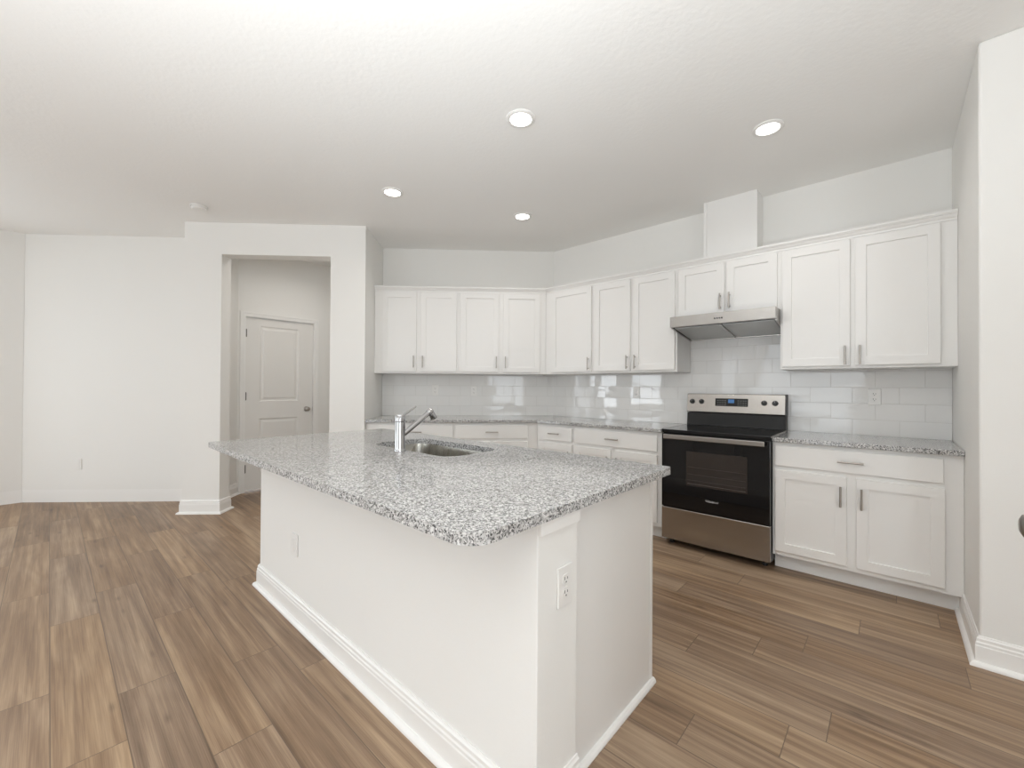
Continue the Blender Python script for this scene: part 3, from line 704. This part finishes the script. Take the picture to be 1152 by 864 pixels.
# the passage has a light of its own above the opening's head
pp = B(2.72, .16); t = lamp(pp, 'recessed ceiling light inside the pantry passage', PASS_W); del t['group']
for q, lb in zip(ADDED_ROOM_LAMPS, ['recessed living room ceiling light farthest left behind the camera', 'recessed living room ceiling light behind the island', 'recessed living room ceiling light behind the camera on the right']):
    lamp(q, lb, ROOM_W)['group'] = 'recessed lights in the living room ceiling'
for q in ADDED_HALL_LAMPS: t = lamp(q, 'recessed ceiling light in the hall right of the camera', HALL_W); del t['group']
t = thing('smoke_detector', 'small round white smoke detector on the ceiling in front of the pantry wall', 'smoke detector', (-1.620, -3.098, H))
bm = bmesh.new(); lathe(bm, [(.0, -.0005), (.066, -.0005), (.066, -.010), (.063, -.012), (.063, -.0121)], n=40); obj('mounting_base', bm, 'plastic', t, smooth=True)
bm = bmesh.new(); lathe(bm, [(.060, -.0122), (.060, -.026), (.052, -.034), (.030, -.037), (0, -.038)], n=40); obj('housing', bm, 'plastic', t, smooth=True)
bm = bmesh.new(); lathe(bm, [(0, -.0372), (.010, -.0372), (.010, -.0395), (0, -.040)], (.018, .01, 0), n=20); obj('test_button', bm, 'plastic', t, smooth=True)

# ------------------------------------------------------------------ pantry door
DX = -2.62
DY0, DY1, DZ1 = -2.447, -1.677, 2.050
struct('wall_pantry_back', BM((DX-.12, DX, -2.75, DY0-.012, 0, H), (DX-.12, DX, DY1+.012, -.20, 0, H), (DX-.12, DX, DY0-.012, DY1+.012, DZ1+.012, H)), 'wall')
def knob_set(par, loc, axis, mat='nickel'):
    bm = bmesh.new()
    lathe(bm, [(0, 0), (.032, 0), (.031, .005), (.022, .008), (.012, .010), (.011, .028), (.018, .034), (.0265, .042), (.0285, .052), (.0255, .061), (.015, .066), (0, .067)], loc, axis, 32)
    return obj('knob', bm, mat, par, smooth=True)
def panel_door(x0, w_, h_, panels, th=.035):
    """local: x across 0..w, face at y=0, body to +y"""
    bm = bmesh.new()
    xs = [0]; stl = panels[0][0]
    # build the face as a grid with recessed panels
    zs = sorted({0, h_, *[p[2] for p in panels], *[p[3] for p in panels]}); xs = [0, panels[0][0], panels[0][1], w_]
    V = {}
    def v(x, y, z_):
        k = (round(x, 5), round(y, 5), round(z_, 5))
        if k not in V: V[k] = bm.verts.new((x, y, z_))
        return V[k]
    for i in range(3):
        for j in range(len(zs)-1):
            a, b, c, d = xs[i], xs[i+1], zs[j], zs[j+1]
            if i == 1 and any(abs(p[2]-c) < 1e-6 for p in panels):
                prev = [(a, 0, c), (b, 0, c), (b, 0, d), (a, 0, d)]
                for ins, y in ((.012, .008), (.028, .008), (.046, .002), (.048, .002)):
                    cur = [(a+ins, y, c+ins), (b-ins, y, c+ins), (b-ins, y, d-ins), (a+ins, y, d-ins)]
                    for k in range(4): bm.faces.new([v(*prev[k]), v(*prev[(k+1) % 4]), v(*cur[(k+1) % 4]), v(*cur[k])])
                    prev = cur
                bm.faces.new([v(*q) for q in prev])
            else:
                bm.faces.new([v(a, 0, c), v(b, 0, c), v(b, 0, d), v(a, 0, d)])
    # sides and back
    n = [v(0, th, 0), v(w_, th, 0), v(w_, th, h_), v(0, th, h_)]; bm.faces.new(n[::-1])
    bm.faces.new([v(x, 0, 0) for x in xs][::-1]+[n[0], n[1]]); bm.faces.new([v(x, 0, h_) for x in xs]+[n[2], n[3]])
    bm.faces.new([v(0, 0, q) for q in zs]+[n[3], n[0]]); bm.faces.new([v(w_, 0, q) for q in zs][::-1]+[n[1], n[2]])
    return bm
W_ = DY1-DY0-.006
# local x runs along +Y (left to right from the kitchen), face towards +X
t = tag(bpy.data.objects.new('door_1', None), kind='structure'); C.objects.link(t); t.location = (DX-.020, DY0+.003, .022); t.rotation_euler = (0, 0, math.radians(90))
sl = obj('door_slab', panel_door(0, W_, 2.024, [(.150, .590, .205, .832), (.150, .590, 1.038, 1.937)]), 'door', t)
knob_set(sl, (.690, 0, .930), (0, -1, 0))
bm = BM((W_-.001, W_+.0015, -.0015, .020, .90, .96)); obj('latch_plate', bm, 'nickel', sl)
for hz in (.25, 1.10, 1.84):
    bm = BM((-.0028, .012, -.0035, -.0002, hz-.045, hz+.045)); tube(bm, (-.001, -.008, hz-.048), (-.001, -.008, hz+.048), .0075, n=10); obj('hinge', bm, 'hinge', sl)
def casing(bm, y0, y1, ztop, x, wd=.060, t_=.016):
    """flat stepped casing round an opening in the plane x, towards +x"""
    for k, (a, b, th) in enumerate(((0, wd, t_*.6), (.004, wd*.45, t_*.8), (wd*.62, wd-.002, t_))):
        bx(bm, x, x+th, y0-b, y0-a, 0, ztop+a); bx(bm, x, x+th, y1+a, y1+b, 0, ztop+a); bx(bm, x, x+th, y0-b, y1+b, ztop+a, ztop+b)
bm = bmesh.new(); casing(bm, DY0-.004, DY1+.004, DZ1+.004, DX+.0004, .058)
struct('trim_1', bm, 'trim')
bm = BM((DX-.115, DX, DY0-.0115, DY0-.0005, 0, DZ1+.0115), (DX-.115, DX, DY1+.0005, DY1+.0115, 0, DZ1+.0115), (DX-.115, DX, DY0-.0005, DY1+.0005, DZ1, DZ1+.0115)); struct('trim_2', bm, 'trim')

# door standing open at the right edge of the view: only its knob reaches into the picture
KX, KY, KZ = 3.175, -2.447, .93
DW = .76
t = tag(bpy.data.objects.new('door_2', None), kind='structure'); C.objects.link(t); t.location = (KX+.063, KY+.060, .012); t.rotation_euler = (0, 0, math.radians(-90))
sl = obj('door_slab', panel_door(0, DW, 2.024, [(.120, DW-.120, .205, .832), (.120, DW-.120, 1.038, 1.937)]), 'door', t)
knob_set(sl, (.060, 0, KZ-.012), (0, -1, 0))
struct('wall_closet', BM((KX+.063-.005, 3.44, KY+.060-DW-.125, KY+.060-DW-.006, 0, H)), 'wall')
